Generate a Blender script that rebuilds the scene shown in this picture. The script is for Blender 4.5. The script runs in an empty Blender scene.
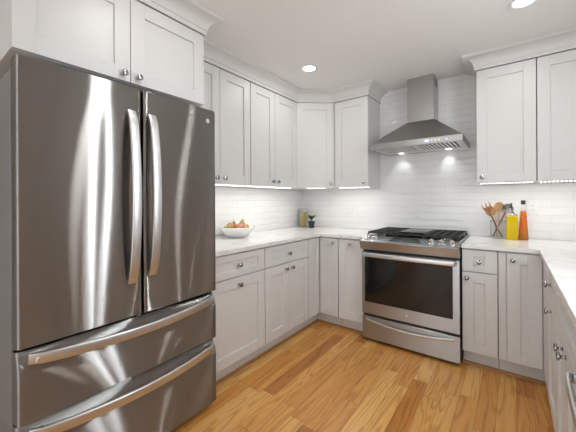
import bpy, bmesh, math, random
from mathutils import Vector, Matrix
random.seed(7)
PI = math.pi
scene = bpy.context.scene
COL = scene.collection

# ------------------------------------------------------------------ camera
FPX, HORIZON, ROLL, YAW = 297.5, 199.78, math.radians(-0.287), math.radians(37.006)
cam_data = bpy.data.cameras.new('camera')
cam_data.sensor_fit = 'HORIZONTAL'
cam_data.sensor_width = 36.0
cam_data.lens = FPX / 576 * 36.0
cam_data.shift_y = -(216 - HORIZON) / 576
cam_data.clip_start = 0.02
cam = bpy.data.objects.new('camera', cam_data)
COL.objects.link(cam)
scene.camera = cam
fw = Vector((-math.sin(YAW), math.cos(YAW), 0))
rt = Vector((math.cos(YAW), math.sin(YAW), 0))
up = Vector((0, 0, 1))
c_, s_ = math.cos(ROLL), math.sin(ROLL)
R2 = rt * c_ + up * s_
U2 = up * c_ - rt * s_
m = Matrix.Identity(4)
for i in range(3):
    m[i][0], m[i][1], m[i][2] = R2[i], U2[i], -fw[i]
m[0][3], m[1][3], m[2][3] = 2.169, -3.193, 1.248
cam.matrix_world = m

# ------------------------------------------------------------------ world and exposure
world = bpy.data.worlds.new('world')
scene.world = world
world.use_nodes = True
bg = world.node_tree.nodes['Background']
bg.inputs[0].default_value = (0.92, 0.96, 1.0, 1)
bg.inputs[1].default_value = 1.1
vs = scene.view_settings
vs.view_transform = 'Standard'
vs.look = 'None'
vs.gamma = 1
vs.use_curve_mapping = False
vs.exposure = -0.06

CEIL = 2.405
ROOM_R, ROOM_B = 2.957, -6.2


def area_light(name, loc, direction, sx, sy, watts, color=(1, 1, 1), shape='RECTANGLE', spread=PI):
    d = bpy.data.lights.new(name, 'AREA')
    d.shape = shape
    d.size = sx
    d.size_y = sy
    d.energy = watts
    d.color = color
    d.spread = spread
    o = bpy.data.objects.new(name, d)
    COL.objects.link(o)
    o.location = loc
    o.rotation_euler = Vector(direction).to_track_quat('-Z', 'Y').to_euler()
    return o


# added lights: rear fill at invented glazing, side strips at invented slim windows
area_light('added_rear_light', (1.5, ROOM_B + 0.06, 1.25), (0, 1, 0.32), 2.5, 2.1, 38, (0.90, 0.955, 1.0))
for y_ in (-1.96, -1.77):
    area_light('added_side_light', (ROOM_R + 0.03, y_, 1.65), (-1, 0, -0.1), 0.05, 1.2, 9.0, (0.90, 0.955, 1.0))

# ------------------------------------------------------------------ materials
MATS = {}


def new_mat(name):
    mt = bpy.data.materials.new(name)
    mt.use_nodes = True
    nt = mt.node_tree
    b = nt.nodes['Principled BSDF']
    MATS[name] = mt
    return mt, nt, b


def simple(name, col, rough=0.5, metal=0.0, var=0.03, scale=14.0, bump=0.0, spec=0.5, coat=0.0):
    mt, nt, b = new_mat(name)
    tc = nt.nodes.new('ShaderNodeTexCoord')
    nz = nt.nodes.new('ShaderNodeTexNoise')
    nz.inputs['Scale'].default_value = scale
    nz.inputs['Detail'].default_value = 3
    nt.links.new(tc.outputs['Object'], nz.inputs['Vector'])
    mx = nt.nodes.new('ShaderNodeMix')
    mx.data_type = 'RGBA'
    mx.inputs[6].default_value = tuple(c * (1 - var) for c in col) + (1,)
    mx.inputs[7].default_value = tuple(min(1, c * (1 + var)) for c in col) + (1,)
    nt.links.new(nz.outputs['Fac'], mx.inputs[0])
    nt.links.new(mx.outputs[2], b.inputs['Base Color'])
    b.inputs['Roughness'].default_value = rough
    b.inputs['Metallic'].default_value = metal
    b.inputs['Specular IOR Level'].default_value = spec
    b.inputs['Coat Weight'].default_value = coat
    if bump:
        bp = nt.nodes.new('ShaderNodeBump')
        bp.inputs['Strength'].default_value = bump
        bp.inputs['Distance'].default_value = 0.002
        nt.links.new(nz.outputs['Fac'], bp.inputs['Height'])
        nt.links.new(bp.outputs['Normal'], b.inputs['Normal'])
    return mt


def emit(name, col, strength):
    mt, nt, b = new_mat(name)
    b.inputs['Base Color'].default_value = (0.8, 0.8, 0.8, 1)
    b.inputs['Emission Color'].default_value = col + (1,)
    b.inputs['Emission Strength'].default_value = strength
    return mt


def glass(name, col, rough=0.02, ior=1.45):
    mt, nt, b = new_mat(name)
    b.inputs['Base Color'].default_value = col + (1,)
    b.inputs['Transmission Weight'].default_value = 1.0
    b.inputs['Roughness'].default_value = rough
    b.inputs['IOR'].default_value = ior
    return mt


def steel(name, col, rough=0.22, aniso=0.75, grain='H', streak=0.05, fine=420, bump=0.0):
    """brushed stainless steel; grain 'H' runs horizontally, so highlights stretch vertically"""
    mt, nt, b = new_mat(name)
    tc = nt.nodes.new('ShaderNodeTexCoord')
    mp = nt.nodes.new('ShaderNodeMapping')
    mp.inputs['Scale'].default_value = (1.5, 1.5, fine) if grain == 'H' else (fine, fine, 1.5)
    nz = nt.nodes.new('ShaderNodeTexNoise')
    nz.inputs['Scale'].default_value = 1.0
    nz.inputs['Detail'].default_value = 2
    nt.links.new(tc.outputs['Object'], mp.inputs['Vector'])
    nt.links.new(mp.outputs[0], nz.inputs['Vector'])
    mx = nt.nodes.new('ShaderNodeMix')
    mx.data_type = 'RGBA'
    mx.inputs[6].default_value = tuple(c * (1 - streak) for c in col) + (1,)
    mx.inputs[7].default_value = tuple(min(1, c * (1 + streak)) for c in col) + (1,)
    nt.links.new(nz.outputs['Fac'], mx.inputs[0])
    nt.links.new(mx.outputs[2], b.inputs['Base Color'])
    b.inputs['Metallic'].default_value = 1
    if bump:
        bp = nt.nodes.new('ShaderNodeBump')
        bp.inputs['Strength'].default_value = 1.0
        bp.inputs['Distance'].default_value = bump
        nt.links.new(nz.outputs['Fac'], bp.inputs['Height'])
        nt.links.new(bp.outputs['Normal'], b.inputs['Normal'])
    b.inputs['Roughness'].default_value = rough
    b.inputs['Anisotropic'].default_value = aniso
    tg = nt.nodes.new('ShaderNodeTangent')
    tg.direction_type = 'RADIAL'
    tg.axis = 'Z'
    nt.links.new(tg.outputs[0], b.inputs['Tangent'])
    b.inputs['Anisotropic Rotation'].default_value = 0.25 if grain == 'H' else 0.0
    return mt


simple('white_paint', (0.695, 0.692, 0.688), 0.38, var=0.012, scale=5)
simple('toe_paint', (0.68, 0.675, 0.665), 0.5, var=0.02)
simple('cabinet_inside', (0.55, 0.54, 0.53), 0.6)
simple('ceiling_paint', (0.84, 0.835, 0.825), 0.9, var=0.012, scale=40, bump=0.05)
simple('wall_paint', (0.72, 0.71, 0.69), 0.85, var=0.015)
simple('chrome', (0.42, 0.42, 0.43), 0.10, 1.0, var=0.02)
simple('satin_knob', (0.72, 0.72, 0.72), 0.16, 1.0, var=0.02)
simple('black_iron', (0.018, 0.018, 0.019), 0.5, var=0.2, scale=60, bump=0.15)
simple('black_enamel', (0.012, 0.012, 0.013), 0.16, var=0.1)
simple('black_plastic', (0.02, 0.02, 0.022), 0.4, var=0.1)
simple('gasket', (0.012, 0.012, 0.012), 0.8, var=0.1)
simple('case_grey', (0.19, 0.19, 0.19), 0.45, 0.2, var=0.05, scale=90, bump=0.08)
simple('porcelain', (0.86, 0.85, 0.83), 0.12, var=0.01, coat=0.3)
simple('white_plastic', (0.78, 0.78, 0.77), 0.35, var=0.01)
simple('slot_dark', (0.08, 0.08, 0.08), 0.6)
simple('soil', (0.05, 0.035, 0.025), 0.9, var=0.3, scale=120, bump=0.4)
simple('pot_navy', (0.022, 0.028, 0.042), 0.35, var=0.05)
simple('leaf', (0.055, 0.16, 0.03), 0.45, var=0.35, scale=70)
simple('leaf_dark', (0.035, 0.018, 0.022), 0.4, var=0.3, scale=70)
simple('stem_green', (0.10, 0.17, 0.05), 0.6, var=0.2)
simple('wood_warm', (0.42, 0.20, 0.075), 0.5, var=0.25, scale=30)
simple('wood_pale', (0.66, 0.44, 0.22), 0.5, var=0.15, scale=30)
simple('wood_dark', (0.20, 0.085, 0.035), 0.5, var=0.25, scale=30)
simple('oak_edge', (0.36, 0.165, 0.05), 0.4, var=0.15, scale=20)
simple('fruit_stem', (0.09, 0.05, 0.02), 0.8, var=0.2)
simple('pasta', (0.86, 0.62, 0.22), 0.55, var=0.35, scale=90, bump=0.4)
simple('clear_film', (0.8, 0.8, 0.78), 0.3)
simple('steel_dark', (0.34, 0.32, 0.30), 0.35, 1.0, var=0.1)
simple('pepper_red', (0.55, 0.05, 0.015), 0.35, var=0.35, scale=60)
simple('herb_green', (0.16, 0.17, 0.03), 0.5, var=0.4, scale=80)
simple('badge_grey', (0.62, 0.62, 0.62), 0.35, 0.6)
def brushed_front(name, col, rough, aniso):
    # strongly directional brushed finish for the large flat fridge fronts
    steel(name, col, 0.28, 1.0, streak=0.06, fine=300)
    nt = MATS[name].node_tree
    b = nt.nodes['Principled BSDF']
    g = nt.nodes.new('ShaderNodeBsdfAnisotropic')
    g.distribution = 'GGX'
    g.inputs['Roughness'].default_value = rough
    g.inputs['Anisotropy'].default_value = aniso
    g.inputs['Rotation'].default_value = 0.0
    tg = [n for n in nt.nodes if n.type == 'TANGENT'][0]
    nt.links.new(b.inputs['Base Color'].links[0].from_socket, g.inputs['Color'])
    nt.links.new(tg.outputs[0], g.inputs['Tangent'])
    out = [n for n in nt.nodes if n.type == 'OUTPUT_MATERIAL'][0]
    nt.links.new(g.outputs[0], out.inputs['Surface'])
    nt.nodes.remove(b)


brushed_front('fridge_steel', (0.36, 0.352, 0.343), 0.25, 0.90)
steel('handle_steel', (0.66, 0.665, 0.67), 0.36, 0.3)
steel('range_steel', (0.44, 0.46, 0.48), 0.30, 0.85)
steel('hood_steel', (0.43, 0.425, 0.415), 0.30, 0.6)
steel('hood_bright', (0.80, 0.80, 0.80), 0.28, 0.3)
emit('lamp_glow', (1.0, 0.97, 0.92), 9.0)
emit('led_glow', (1.0, 0.98, 0.95), 7.0)
emit('hood_glow', (0.93, 0.97, 1.0), 3.0)
emit('blue_glow', (0.25, 0.5, 1.0), 1.2)
emit('screen_glow', (0.30, 0.45, 0.6), 0.10)
MATS['screen_glow'].node_tree.nodes['Principled BSDF'].inputs['Base Color'].default_value = (0.03, 0.04, 0.05, 1)
glass('clear_glass', (0.97, 0.98, 0.97))
glass('window_glass', (1, 1, 1), 0.0, 1.05)
glass('oil_yellow', (0.93, 0.72, 0.0), 0.02, 1.4)
glass('oil_amber', (0.88, 0.32, 0.03), 0.03, 1.4)
for n, c in (('oil_yellow', (0.85, 0.62, 0.0)), ('oil_amber', (0.75, 0.22, 0.02))):
    MATS[n].node_tree.nodes['Principled BSDF'].inputs['Transmission Weight'].default_value = 0.45
    MATS[n].node_tree.nodes['Principled BSDF'].inputs['Base Color'].default_value = c + (1,)
simple('oven_glass', (0.010, 0.0095, 0.009), 0.07, var=0.25, scale=9, spec=0.5)


def fruit_mat(name, a, b_, scale=9):
    mt, nt, b = new_mat(name)
    tc = nt.nodes.new('ShaderNodeTexCoord')
    nz = nt.nodes.new('ShaderNodeTexNoise')
    nz.inputs['Scale'].default_value = scale * 2
    nz.inputs['Detail'].default_value = 5
    rp = nt.nodes.new('ShaderNodeValToRGB')
    rp.color_ramp.elements[0].position = 0.38
    rp.color_ramp.elements[1].position = 0.62
    rp.color_ramp.elements[0].color = a + (1,)
    rp.color_ramp.elements[1].color = b_ + (1,)
    nt.links.new(tc.outputs['Object'], nz.inputs['Vector'])
    nt.links.new(nz.outputs['Fac'], rp.inputs[0])
    nt.links.new(rp.outputs[0], b.inputs['Base Color'])
    b.inputs['Roughness'].default_value = 0.35
    return mt


fruit_mat('apple_blush', (0.42, 0.09, 0.05), (0.58, 0.32, 0.16))
fruit_mat('apple_gold', (0.46, 0.26, 0.07), (0.56, 0.40, 0.16))
fruit_mat('pear_olive', (0.22, 0.20, 0.035), (0.40, 0.30, 0.06))
fruit_mat('pear_russet', (0.26, 0.13, 0.04), (0.38, 0.25, 0.07))


def math_node(nt, op, a, b=None):
    n = nt.nodes.new('ShaderNodeMath')
    n.operation = op
    for i, v in enumerate((a, b)):
        if v is None:
            continue
        if isinstance(v, (int, float)):
            n.inputs[i].default_value = v
        else:
            nt.links.new(v, n.inputs[i])
    return n.outputs[0]


def oak_floor():
    mt, nt, b = new_mat('oak_floor')
    tc = nt.nodes.new('ShaderNodeTexCoord')
    sp = nt.nodes.new('ShaderNodeSeparateXYZ')
    nt.links.new(tc.outputs['Object'], sp.inputs[0])
    X, Y = sp.outputs[0], sp.outputs[1]
    W, Lg = 0.095, 1.0
    row = math_node(nt, 'FLOOR', math_node(nt, 'DIVIDE', X, W))
    wn = nt.nodes.new('ShaderNodeTexWhiteNoise')
    wn.noise_dimensions = '1D'
    nt.links.new(row, wn.inputs['W'])
    yo = math_node(nt, 'ADD', math_node(nt, 'DIVIDE', Y, Lg), math_node(nt, 'MULTIPLY', wn.outputs['Value'], 7.3))
    idx = math_node(nt, 'FLOOR', yo)
    cb = nt.nodes.new('ShaderNodeCombineXYZ')
    nt.links.new(row, cb.inputs[0])
    nt.links.new(idx, cb.inputs[1])
    w2 = nt.nodes.new('ShaderNodeTexWhiteNoise')
    w2.noise_dimensions = '2D'
    nt.links.new(cb.outputs[0], w2.inputs['Vector'])
    rp = nt.nodes.new('ShaderNodeValToRGB')
    els = rp.color_ramp.elements
    els[0].color = (0.54, 0.225, 0.055, 1)
    els[1].color = (0.90, 0.56, 0.20, 1)
    for p, c in ((0.22, (0.71, 0.34, 0.088, 1)), (0.5, (0.80, 0.42, 0.12, 1)), (0.78, (0.84, 0.475, 0.15, 1))):
        e = els.new(p)
        e.color = c
    nt.links.new(w2.outputs['Value'], rp.inputs[0])
    # grain, its pattern shifted for each board
    cb2 = nt.nodes.new('ShaderNodeCombineXYZ')
    nt.links.new(math_node(nt, 'MULTIPLY', X, 1.0), cb2.inputs[0])
    nt.links.new(math_node(nt, 'MULTIPLY', Y, 0.085), cb2.inputs[1])
    nt.links.new(math_node(nt, 'MULTIPLY', w2.outputs['Value'], 37.0), cb2.inputs[2])
    n1 = nt.nodes.new('ShaderNodeTexNoise')
    n1.inputs['Scale'].default_value = 9.0
    n1.inputs['Detail'].default_value = 1.5
    n1.inputs['Distortion'].default_value = 0.6
    nt.links.new(cb2.outputs[0], n1.inputs['Vector'])
    rings = math_node(nt, 'SINE', math_node(nt, 'MULTIPLY', n1.outputs['Fac'], 62.0))
    rings = math_node(nt, 'POWER', math_node(nt, 'MULTIPLY', math_node(nt, 'ADD', rings, 1.0), 0.5), 4.0)
    n2 = nt.nodes.new('ShaderNodeTexNoise')
    n2.inputs['Scale'].default_value = 150.0
    n2.inputs['Detail'].default_value = 3
    nt.links.new(cb2.outputs[0], n2.inputs['Vector'])
    g = math_node(nt, 'ADD', math_node(nt, 'MULTIPLY', rings, 0.38), math_node(nt, 'MULTIPLY', n2.outputs['Fac'], 0.55))
    mx = nt.nodes.new('ShaderNodeMix')
    mx.data_type = 'RGBA'
    mx.blend_type = 'MULTIPLY'
    mx.inputs[7].default_value = (0.52, 0.34, 0.20, 1)
    nt.links.new(g, mx.inputs[0])
    nt.links.new(rp.outputs[0], mx.inputs[6])
    # seams
    fx = math_node(nt, 'FRACT', math_node(nt, 'DIVIDE', X, W))
    fy = math_node(nt, 'FRACT', yo)
    ex = math_node(nt, 'MINIMUM', fx, math_node(nt, 'SUBTRACT', 1.0, fx))
    ey = math_node(nt, 'MINIMUM', fy, math_node(nt, 'SUBTRACT', 1.0, fy))
    seam = math_node(nt, 'MAXIMUM', math_node(nt, 'LESS_THAN', ex, 0.012), math_node(nt, 'LESS_THAN', ey, 0.0016))
    m2 = nt.nodes.new('ShaderNodeMix')
    m2.data_type = 'RGBA'
    m2.inputs[7].default_value = (0.20, 0.085, 0.025, 1)
    nt.links.new(math_node(nt, 'MULTIPLY', seam, 0.6), m2.inputs[0])
    nt.links.new(mx.outputs[2], m2.inputs[6])
    nt.links.new(m2.outputs[2], b.inputs['Base Color'])
    b.inputs['Roughness'].default_value = 0.33
    b.inputs['Specular IOR Level'].default_value = 0.4
    bp = nt.nodes.new('ShaderNodeBump')
    bp.inputs['Strength'].default_value = 0.12
    bp.inputs['Distance'].default_value = 0.001
    nt.links.new(g, bp.inputs['Height'])
    nt.links.new(bp.outputs['Normal'], b.inputs['Normal'])


oak_floor()


def tile_mat(name, ax):
    mt, nt, b = new_mat(name)
    tc = nt.nodes.new('ShaderNodeTexCoord')
    sp = nt.nodes.new('ShaderNodeSeparateXYZ')
    nt.links.new(tc.outputs['Object'], sp.inputs[0])
    cb = nt.nodes.new('ShaderNodeCombineXYZ')
    nt.links.new(sp.outputs[ax], cb.inputs[0])
    nt.links.new(math_node(nt, 'SUBTRACT', sp.outputs[2], 0.914), cb.inputs[1])
    br = nt.nodes.new('ShaderNodeTexBrick')
    br.offset = 0.5
    br.inputs['Scale'].default_value = 1
    br.inputs['Brick Width'].default_value = 0.255
    br.inputs['Row Height'].default_value = 0.0652
    br.inputs['Mortar Size'].default_value = 0.0016
    br.inputs['Mortar Smooth'].default_value = 0.35
    br.inputs['Color1'].default_value = (0.82, 0.82, 0.81, 1)
    br.inputs['Color2'].default_value = (0.79, 0.79, 0.785, 1)
    br.inputs['Mortar'].default_value = (0.70, 0.70, 0.69, 1)
    nt.links.new(cb.outputs[0], br.inputs['Vector'])
    nt.links.new(br.outputs['Color'], b.inputs['Base Color'])
    b.inputs['Roughness'].default_value = 0.17
    nz = nt.nodes.new('ShaderNodeTexNoise')
    mp = nt.nodes.new('ShaderNodeMapping')
    mp.inputs['Scale'].default_value = (7, 22, 1)
    nt.links.new(cb.outputs[0], mp.inputs[0])
    nt.links.new(mp.outputs[0], nz.inputs['Vector'])
    nz.inputs['Scale'].default_value = 1
    nz.inputs['Detail'].default_value = 2
    h = math_node(nt, 'ADD', math_node(nt, 'MULTIPLY', nz.outputs['Fac'], 1.0), math_node(nt, 'MULTIPLY', br.outputs['Fac'], -0.35))
    bp = nt.nodes.new('ShaderNodeBump')
    bp.inputs['Strength'].default_value = 0.6
    bp.inputs['Distance'].default_value = 0.009
    nt.links.new(h, bp.inputs['Height'])
    nt.links.new(bp.outputs['Normal'], b.inputs['Normal'])


tile_mat('tile_back', 0)
tile_mat('tile_left', 1)


def quartz():
    mt, nt, b = new_mat('quartz')
    tc = nt.nodes.new('ShaderNodeTexCoord')
    n1 = nt.nodes.new('ShaderNodeTexNoise')
    n1.inputs['Scale'].default_value = 1.7
    n1.inputs['Detail'].default_value = 7
    n1.inputs['Distortion'].default_value = 1.4
    nt.links.new(tc.outputs['Object'], n1.inputs['Vector'])
    v = math_node(nt, 'ABSOLUTE', math_node(nt, 'SUBTRACT', n1.outputs['Fac'], 0.5))
    rp = nt.nodes.new('ShaderNodeValToRGB')
    rp.color_ramp.elements[0].position = 0.0
    rp.color_ramp.elements[0].color = (0.70, 0.695, 0.685, 1)
    rp.color_ramp.elements[1].position = 0.035
    rp.color_ramp.elements[1].color = (0.80, 0.795, 0.785, 1)
    nt.links.new(v, rp.inputs[0])
    nt.links.new(rp.outputs[0], b.inputs['Base Color'])
    b.inputs['Roughness'].default_value = 0.10


quartz()
M = MATS

# ------------------------------------------------------------------ mesh helpers


def box(bm, x0, x1, y0, y1, z0, z1, bev=0.0, seg=1, mi=0):
    r = bmesh.ops.create_cube(bm, size=1.0)
    vs_ = r['verts']
    for v in vs_:
        v.co = Vector(((x0 + x1) / 2 + v.co.x * (x1 - x0), (y0 + y1) / 2 + v.co.y * (y1 - y0), (z0 + z1) / 2 + v.co.z * (z1 - z0)))
    fs = set(f for v in vs_ for f in v.link_faces)
    for f in fs:
        f.material_index = mi
    if bev > 0:
        es = list(set(e for v in vs_ for e in v.link_edges))
        bmesh.ops.bevel(bm, geom=es, offset=bev, segments=seg, profile=0.5, affect='EDGES')


def prism(bm, poly, axis, a, b, bev=0.0, seg=1):
    """extrude a 2D polygon along an axis from a to b; poly in the other two axes (xy for z, xz for y, yz for x)"""
    def P(p, t):
        if axis == 'z':
            return Vector((p[0], p[1], t))
        if axis == 'y':
            return Vector((p[0], t, p[1]))
        return Vector((t, p[0], p[1]))
    A = [bm.verts.new(P(p, a)) for p in poly]
    B = [bm.verts.new(P(p, b)) for p in poly]
    n = len(poly)
    fs = [bm.faces.new(A), bm.faces.new(B[::-1])]
    for i in range(n):
        fs.append(bm.faces.new((A[i], B[i], B[(i + 1) % n], A[(i + 1) % n])))
    bmesh.ops.recalc_face_normals(bm, faces=fs)
    if bev > 0:
        es = list(set(e for f in fs for e in f.edges))
        bmesh.ops.bevel(bm, geom=es, offset=bev, segments=seg, profile=0.5, affect='EDGES')
    return fs


def frame_of(d):
    d = Vector(d).normalized()
    a = Vector((0, 0, 1)) if abs(d.z) < 0.9 else Vector((1, 0, 0))
    u = d.cross(a).normalized()
    v = d.cross(u).normalized()
    return u, v, d


def lathe(bm, prof, org=(0, 0, 0), axis=(0, 0, 1), n=24):
    """prof: list of (radius, height) along axis"""
    u, v, d = frame_of(axis)
    org = Vector(org)
    rings = []
    for r, h in prof:
        if r < 1e-6:
            rings.append([bm.verts.new(org + d * h)])
        else:
            rings.append([bm.verts.new(org + d * h + u * (r * math.cos(2 * PI * k / n)) + v * (r * math.sin(2 * PI * k / n))) for k in range(n)])
    fs = []
    for A, B in zip(rings, rings[1:]):
        for k in range(n):
            k2 = (k + 1) % n
            if len(A) == 1 and len(B) == 1:
                continue
            if len(A) == 1:
                fs.append(bm.faces.new((A[0], B[k], B[k2])))
            elif len(B) == 1:
                fs.append(bm.faces.new((A[k], B[0], A[k2])))
            else:
                fs.append(bm.faces.new((A[k], B[k], B[k2], A[k2])))
    bmesh.ops.recalc_face_normals(bm, faces=fs)


def sweep(bm, pts, sec, upv=(0, 0, 1), cap=True, scales=None):
    """sweep a closed 2D section (list of (a,b)) along points; a along side, b along up"""
    pts = [Vector(p) for p in pts]
    rings = []
    for i, p in enumerate(pts):
        t = (pts[min(i + 1, len(pts) - 1)] - pts[max(i - 1, 0)]).normalized()
        s = t.cross(Vector(upv)).normalized()
        w = s.cross(t).normalized()
        k = scales[i] if scales else 1.0
        rings.append([bm.verts.new(p + s * (a * k) + w * (b * k)) for a, b in sec])
    fs = []
    n = len(sec)
    for A, B in zip(rings, rings[1:]):
        for k in range(n):
            fs.append(bm.faces.new((A[k], B[k], B[(k + 1) % n], A[(k + 1) % n])))
    if cap:
        fs.append(bm.faces.new(rings[0]))
        fs.append(bm.faces.new(rings[-1][::-1]))
    bmesh.ops.recalc_face_normals(bm, faces=fs)


def circ(r, n=10, ry=None):
    ry = ry or r
    return [(r * math.cos(2 * PI * k / n), ry * math.sin(2 * PI * k / n)) for k in range(n)]


def rrect(w, h, r, n=3):
    out = []
    for cx, cy, a0 in ((w / 2 - r, h / 2 - r, 0), (-w / 2 + r, h / 2 - r, 90), (-w / 2 + r, -h / 2 + r, 180), (w / 2 - r, -h / 2 + r, 270)):
        for k in range(n + 1):
            a = math.radians(a0 + 90 * k / n)
            out.append((cx + r * math.cos(a), cy + r * math.sin(a)))
    return out


def obj(name, bm, mat, parent=None, smooth=True):
    me = bpy.data.meshes.new(name)
    bm.to_mesh(me)
    bm.free()
    mats = mat if isinstance(mat, (list, tuple)) else [mat]
    for q in mats:
        me.materials.append(M[q])
    if smooth:
        for p in me.polygons:
            p.use_smooth = True
        me.set_sharp_from_angle(angle=math.radians(35))
    o = bpy.data.objects.new(name, me)
    COL.objects.link(o)
    if parent is not None:
        o.parent = parent
    return o


def tag(o, label, cat, group=None):
    o['label'] = label
    o['category'] = cat
    if group:
        o['group'] = group
    return o


def thing(name, label, cat, loc=(0, 0, 0), rz=0.0, group=None):
    o = bpy.data.objects.new(name, None)
    o.empty_display_size = 0.05
    COL.objects.link(o)
    o.location = loc
    o.rotation_euler = (0, 0, rz)
    return tag(o, label, cat, group)


def struct(name, bm, mat, smooth=False):
    o = obj(name, bm, mat, None, smooth)
    o['kind'] = 'structure'
    return o


def B():
    return bmesh.new()


# ------------------------------------------------------------------ room shell
bm = B(); box(bm, -0.12, ROOM_R + 0.12, ROOM_B - 0.12, 0.13, -0.1, 0.0); struct('floor', bm, 'oak_floor')
bm = B(); box(bm, -0.12, ROOM_R + 0.12, ROOM_B - 0.12, 0.13, CEIL, CEIL + 0.1); struct('ceiling', bm, 'ceiling_paint')
bm = B(); box(bm, -0.12, ROOM_R + 0.12, 0.009, 0.13, 0, CEIL); struct('wall_back', bm, 'wall_paint')
bm = B(); box(bm, -0.12, -0.009, ROOM_B, 0.009, 0, CEIL); struct('wall_left', bm, 'wall_paint')
# right wall with two slim windows, added as light slits for the fridge streaks
SLITS = ((-2.04, -1.88), (-1.85, -1.69))
WZ0, WZ1 = 1.0, 2.3
bm = B()
box(bm, ROOM_R, ROOM_R + 0.12, SLITS[1][1], 0.009, 0, CEIL)
box(bm, ROOM_R, ROOM_R + 0.12, SLITS[0][1], SLITS[1][0], 0, CEIL)
box(bm, ROOM_R, ROOM_R + 0.12, ROOM_B, SLITS[0][0], 0, CEIL)
for a_, b_ in SLITS:
    box(bm, ROOM_R, ROOM_R + 0.12, a_, b_, 0, WZ0)
    box(bm, ROOM_R, ROOM_R + 0.12, a_, b_, WZ1, CEIL)
struct('wall_right', bm, 'wall_paint')


def window(name, x0, x1, y0, y1, z0, z1, along, mullions):
    bm = B()
    f = 0.045
    if along == 'y':
        box(bm, x0, x1, y0, y0 + f, z0, z1, .003); box(bm, x0, x1, y1 - f, y1, z0, z1, .003)
        box(bm, x0, x1, y0 + f, y1 - f, z0, z0 + f, .003); box(bm, x0, x1, y0 + f, y1 - f, z1 - f, z1, .003)
        for k in range(mullions):
            c = y0 + (y1 - y0) * (k + 1) / (mullions + 1)
            box(bm, x0, x1, c - .02, c + .02, z0 + f, z1 - f, .003)
    else:
        box(bm, x0, x0 + f, y0, y1, z0, z1, .003); box(bm, x1 - f, x1, y0, y1, z0, z1, .003)
        box(bm, x0 + f, x1 - f, y0, y1, z0, z0 + f, .003); box(bm, x0 + f, x1 - f, y0, y1, z1 - f, z1, .003)
        for k in range(mullions):
            c = x0 + (x1 - x0) * (k + 1) / (mullions + 1)
            box(bm, c - .03, c + .03, y0, y1, z0 + f, z1 - f, .003)
    w = struct(name, bm, 'white_plastic')
    bm = B()
    if along == 'y':
        box(bm, (x0 + x1) / 2 - .003, (x0 + x1) / 2 + .003, y0 + f, y1 - f, z0 + f, z1 - f)
    else:
        box(bm, x0 + f, x1 - f, (y0 + y1) / 2 - .003, (y0 + y1) / 2 + .003, z0 + f, z1 - f)
    obj('pane', bm, 'window_glass', w, False)


window('added_window_1', ROOM_R + .05, ROOM_R + .10, SLITS[0][0], SLITS[0][1], WZ0, WZ1, 'y', 0)  # invented window, placed for its streak on the fridge door
window('added_window_3', ROOM_R + .05, ROOM_R + .10, SLITS[1][0], SLITS[1][1], WZ0, WZ1, 'y', 0)  # second invented window, for the neighbouring streak
bm = B()
RX0, RX1, RZ0, RZ1 = 0.2, 2.75, 0.12, 2.2
box(bm, -0.12, RX0, ROOM_B - .12, ROOM_B, 0, CEIL)
box(bm, RX1, ROOM_R + .12, ROOM_B - .12, ROOM_B, 0, CEIL)
box(bm, RX0, RX1, ROOM_B - .12, ROOM_B, 0, RZ0)
box(bm, RX0, RX1, ROOM_B - .12, ROOM_B, RZ1, CEIL)
struct('wall_rear', bm, 'wall_paint')
window('added_window_2', RX0, RX1, ROOM_B - .09, ROOM_B - .04, RZ0, RZ1, 'x', 2)  # unseen glazing added to the rear wall for daylight fill

# tiled slabs on the walls
bm = B(); box(bm, 0.0, ROOM_R, 0.0, 0.009, 0.885, CEIL); struct('trim_1', bm, 'tile_back')
bm = B(); box(bm, -0.009, 0.0, -2.0, 0.0, 0.885, 1.45); struct('trim_2', bm, 'tile_left')

# crown mouldings
ZD = 2.287
CROWN = [(0.0, 2.291), (0.010, 2.291), (0.010, 2.316), (0.016, 2.320)]
for k in range(1, 9):
    a = k / 8 * PI / 2
    CROWN.append((0.016 + 0.066 * (1 - math.cos(a)), 2.320 + 0.062 * math.sin(a)))
CROWN += [(0.090, 2.386), (0.090, CEIL - .0005), (0.0, CEIL - .0005)]


def crown(name, path):
    """path with the room on its right-hand side"""
    bm = B()
    P = [Vector(p) for p in path]
    rings = []
    for i, p in enumerate(P):
        ns = []
        for a, b in ((i - 1, i), (i, i + 1)):
            if a >= 0 and b < len(P):
                d = (P[b] - P[a]).normalized()
                ns.append(Vector((d.y, -d.x)))
        n = ns[0] if len(ns) == 1 else (ns[0] + ns[1]) / (1 + ns[0].dot(ns[1]))
        rings.append([bm.verts.new((p.x + n.x * o, p.y + n.y * o, z)) for o, z in CROWN])
    fs = []
    k = len(CROWN)
    for A, Bq in zip(rings, rings[1:]):
        for j in range(k):
            fs.append(bm.faces.new((A[j], Bq[j], Bq[(j + 1) % k], A[(j + 1) % k])))
    fs.append(bm.faces.new(rings[0])); fs.append(bm.faces.new(rings[-1][::-1]))
    bmesh.ops.recalc_face_normals(bm, faces=fs)
    return struct(name, bm, 'white_paint', True)


UX, OFX = 0.332, 0.616
crown('trim_3', [(0.0, -2.917), (OFX, -2.917), (OFX, -2.004), (UX + .091, -2.004)])
crown('trim_4', [(UX, -2.003), (UX, -0.582), (0.632, -UX), (1.02, -UX), (1.02, -0.0)])
crown('trim_5', [(1.936, 0.0), (1.936, -UX), (ROOM_R, -UX)])

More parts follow.
